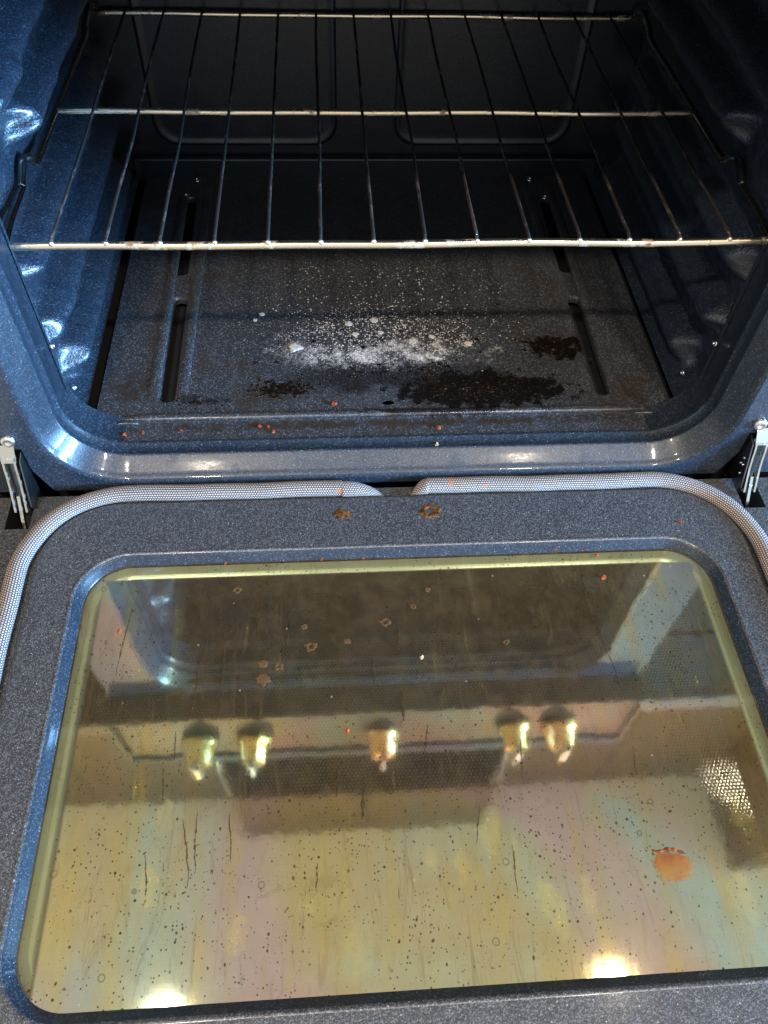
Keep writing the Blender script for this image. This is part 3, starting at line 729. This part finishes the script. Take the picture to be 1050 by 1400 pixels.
# ================================================================== CRUMBS (things that lie loose)
def crumb(x, y, z, r, label, mat='crumb', group='orange red food crumbs'):
    bm = bmesh.new(); bmesh.ops.create_icosphere(bm, subdivisions=2, radius=r*.86); sd = random.uniform(0, 99); sx, sy = random.uniform(.8, 1.5), random.uniform(.7, 1.1)
    for v in bm.verts:
        c = v.co.copy(); c *= .9+.9*mn.noise(c.normalized()*2.3+Vector((sd, 0, 0)))+.35*mn.noise(c.normalized()*6+Vector((sd, 3, 0))); v.co = Vector((c.x*sx, c.y*sy, max(c.z*.6, -r*.3)))
    me = bpy.data.meshes.new('crumb'); bm.to_mesh(me); bm.free(); me.materials.append(M[mat]); o = bpy.data.objects.new('crumb', me); C.objects.link(o); o.location = (x, y, z+r*.3); o.rotation_euler.z = random.uniform(0, 6)
    tag(o, label, 'crumb', group)
ZF = .0212
crumb(-.2616, .0446, ZF, .0021, 'orange red crumb farthest left on the oven floor rim, near the corner')
crumb(-.2539, .0400, ZF, .0026, 'orange crumb second from the left on the oven floor rim, beside a flatter red one')
crumb(-.2373, .0427, ZF, .0022, 'orange crumb third from the left on the oven floor rim, lying by itself')
crumb(-.2011, .0444, ZF, .0019, 'small dull red crumb fourth from the left on the oven floor rim')
crumb(-.1266, .0475, ZF, .0022, 'dark red crumb at the left of the three clustered on the oven floor rim')
crumb(-.1186, .0467, ZF, .0022, 'dark red crumb right of the back pair in the cluster on the rim')
crumb(-.1135, .0395, ZF, .0026, 'bright orange crumb frontmost of the three clustered on the oven floor rim')
crumb(-.0546, .0743, .0222, .0031, 'round orange crumb on the pan behind the front bead, left of the oval hole')
crumb(.0460, .0400, ZF, .0028, 'reddish crumb on the oven floor rim right of the middle, below the burnt patch')
crumb(.0419, .0200, .0190, .0026, 'tan crumb stuck on the front frame of the oven, above the right gasket end', 'crumb_tan', 'tan food crumbs')
crumb(-.1549, -.0925, -.0045, .0020, 'red crumb leftmost along the top edge of the window recess')
crumb(-.0698, -.0918, -.0042, .0020, 'red crumb at the middle of the window recess top edge, left of a tiny one')
crumb(-.0330, -.0915, -.0042, .0013, 'tiny red crumb just right of the middle crumb on the recess top edge')
crumb(.1410, -.0900, -.0030, .0014, 'small dark crumb left of the two others at right of the recess top edge')
crumb(.1657, -.0912, -.0040, .0013, 'tiny red crumb between the two others at right of the recess top edge')
crumb(.1791, -.0945, zg, .0028, 'largest red crumb, at the right of the window recess top edge')
crumb(.1805, -.1179, zg, .0022, 'red crumb on the glass just in front of the largest red crumb')
crumb(.2635, -.0656, .0002, .0018, 'brown red crumb alone on the speckled door rim at upper right')
crumb(-.2392, -.1538, zg, .0020, 'orange crumb on the glass near the left edge of the window')
crumb(-.0524, -.2486, zg, .0027, 'dark pink crumb on the middle of the window glass')
crumb(.0112, -.1890, zg, .0017, 'tan orange crumb on the dark upper part of the window glass', 'crumb_tan', 'tan food crumbs')
crumb(.0395, -.0100, -.002, .0018, 'orange crumb upright in the gap behind the right gasket end')

# ================================================================== THE ROOM MIRRORED IN THE GLASS
def struct(name, b, mat):
    o = bbox(name, b, mat); o['kind'] = 'structure'; o['label'] = name.replace('_', ' ')+' of the kitchen'; return o
struct('ceiling', (-3, 2.4, -3.2, .72, 2.05, 2.12), 'ceiling')
struct('back_wall_of_room', (-3, 2.4, .66, .72, -.35, 2.05), 'wall')
struct('floor', (-.9, .95, -1.0, .66, -.40, -.35), 'roomfloor')
def cabinet(b, ndoor, label, cat='cabinet', group='kitchen cabinets round the range', handle=True):
    x0, x1, y0, y1, z0, z1 = b; t = thing('kitchen_cabinet', label, cat, group)
    bbox('carcass', (x0, x1, y0+.02, y1, z0, z1), 'wood', t)
    w = (x1-x0)/ndoor
    for i in range(ndoor):
        d = bbox('cabinet_door', (x0+w*i+.002, x0+w*(i+1)-.002, y0, y0+.0195, z0+.002, z1-.002), 'wood', t, .002)
        if handle: link('handle', *tube([(x0+w*i+.05, y0-.02, z0+.05), (x0+w*i+.05, y0-.02, z0+.18)], .005, 8), 'stainless', d)
cabinet((-1.3, -.372, .345, .658, 1.05, 2.048), 2, 'dark upper kitchen cabinet mirrored at the left of the glass')
cabinet((-.368, .396, .225, .658, 1.25, 2.048), 2, 'deeper dark cabinet over the range mirrored at the middle of the glass')
cabinet((.400, 1.165, .345, .658, 1.05, 2.048), 2, 'dark upper kitchen cabinet mirrored at the right of the glass')
cabinet((1.17, 1.75, .040, .658, -.345, 2.048), 1, 'tall dark pantry cabinet mirrored at the right edge of the glass')
for x0, x1, lab in ((-1.3, -.386, 'low kitchen cabinet left of the oven with stone top'), (.386, 1.165, 'low kitchen cabinet right of the oven with stone top')):
    t = thing('base_cabinet', lab, 'cabinet', 'kitchen cabinets round the range')
    bbox('carcass', (x0, x1, .03, .65, -.345, .56), 'darkwood', t); bbox('countertop', (x0, x1, .0, .655, .562, .60), 'counter', t, .004)
    bbox('drawer_front', (x0+.003, x1-.003, .010, .0285, .36, .55), 'darkwood', t, .002); bbox('cabinet_door', (x0+.003, x1-.003, .010, .0285, -.25, .35), 'darkwood', t, .002)
mw = thing('microwave', 'dark microwave oven over the range, mirrored in the middle of the glass', 'microwave')
bbox('body', (-.378, .378, .215, .655, 1.13, 1.245), 'black', mw, .004)
bbox('front_panel', (-.370, .370, .200, .2145, 1.135, 1.60), 'darkwood', mw, .003)
for s in (-1, 1): link('edge_trim', *tube([(s*.352, .192, 1.15), (s*.352, .192, 1.52)], .007, 12), 'stainless', mw)
for k, (x, y) in enumerate(LAMPS):
    t = thing('ceiling_downlight', ['round recessed ceiling light mirrored as the left bright spot in the glass', 'round recessed ceiling light mirrored as the right bright spot in the glass', 'recessed ceiling light behind the viewer on the left', 'recessed ceiling light behind the viewer on the right'][k], 'ceiling light', 'recessed ceiling lights')
    lp = [[(x+r*math.cos(a*math.pi/16), y+r*math.sin(a*math.pi/16), z) for a in range(32)] for r, z in ((.060, 2.049), (.060, 2.040), (.066, 2.036), (.085, 2.040), (.088, 2.0495))]
    link('trim_ring', *loftdata(lp), 'white', t)
t = thing('window', 'bluish daylight window on the right side of the kitchen', 'window')
bbox('pane', (2.36, 2.37, -1.5, -.4, .35, 1.35), 'sky', t)
link('window_frame', *join([box(2.34, 2.38, -1.56, -1.5, .29, 1.41), box(2.34, 2.38, -.4, -.34, .29, 1.41), box(2.34, 2.38, -1.5, -.4, 1.35, 1.41), box(2.34, 2.38, -1.5, -.4, .29, .35)]), 'white', t, False)
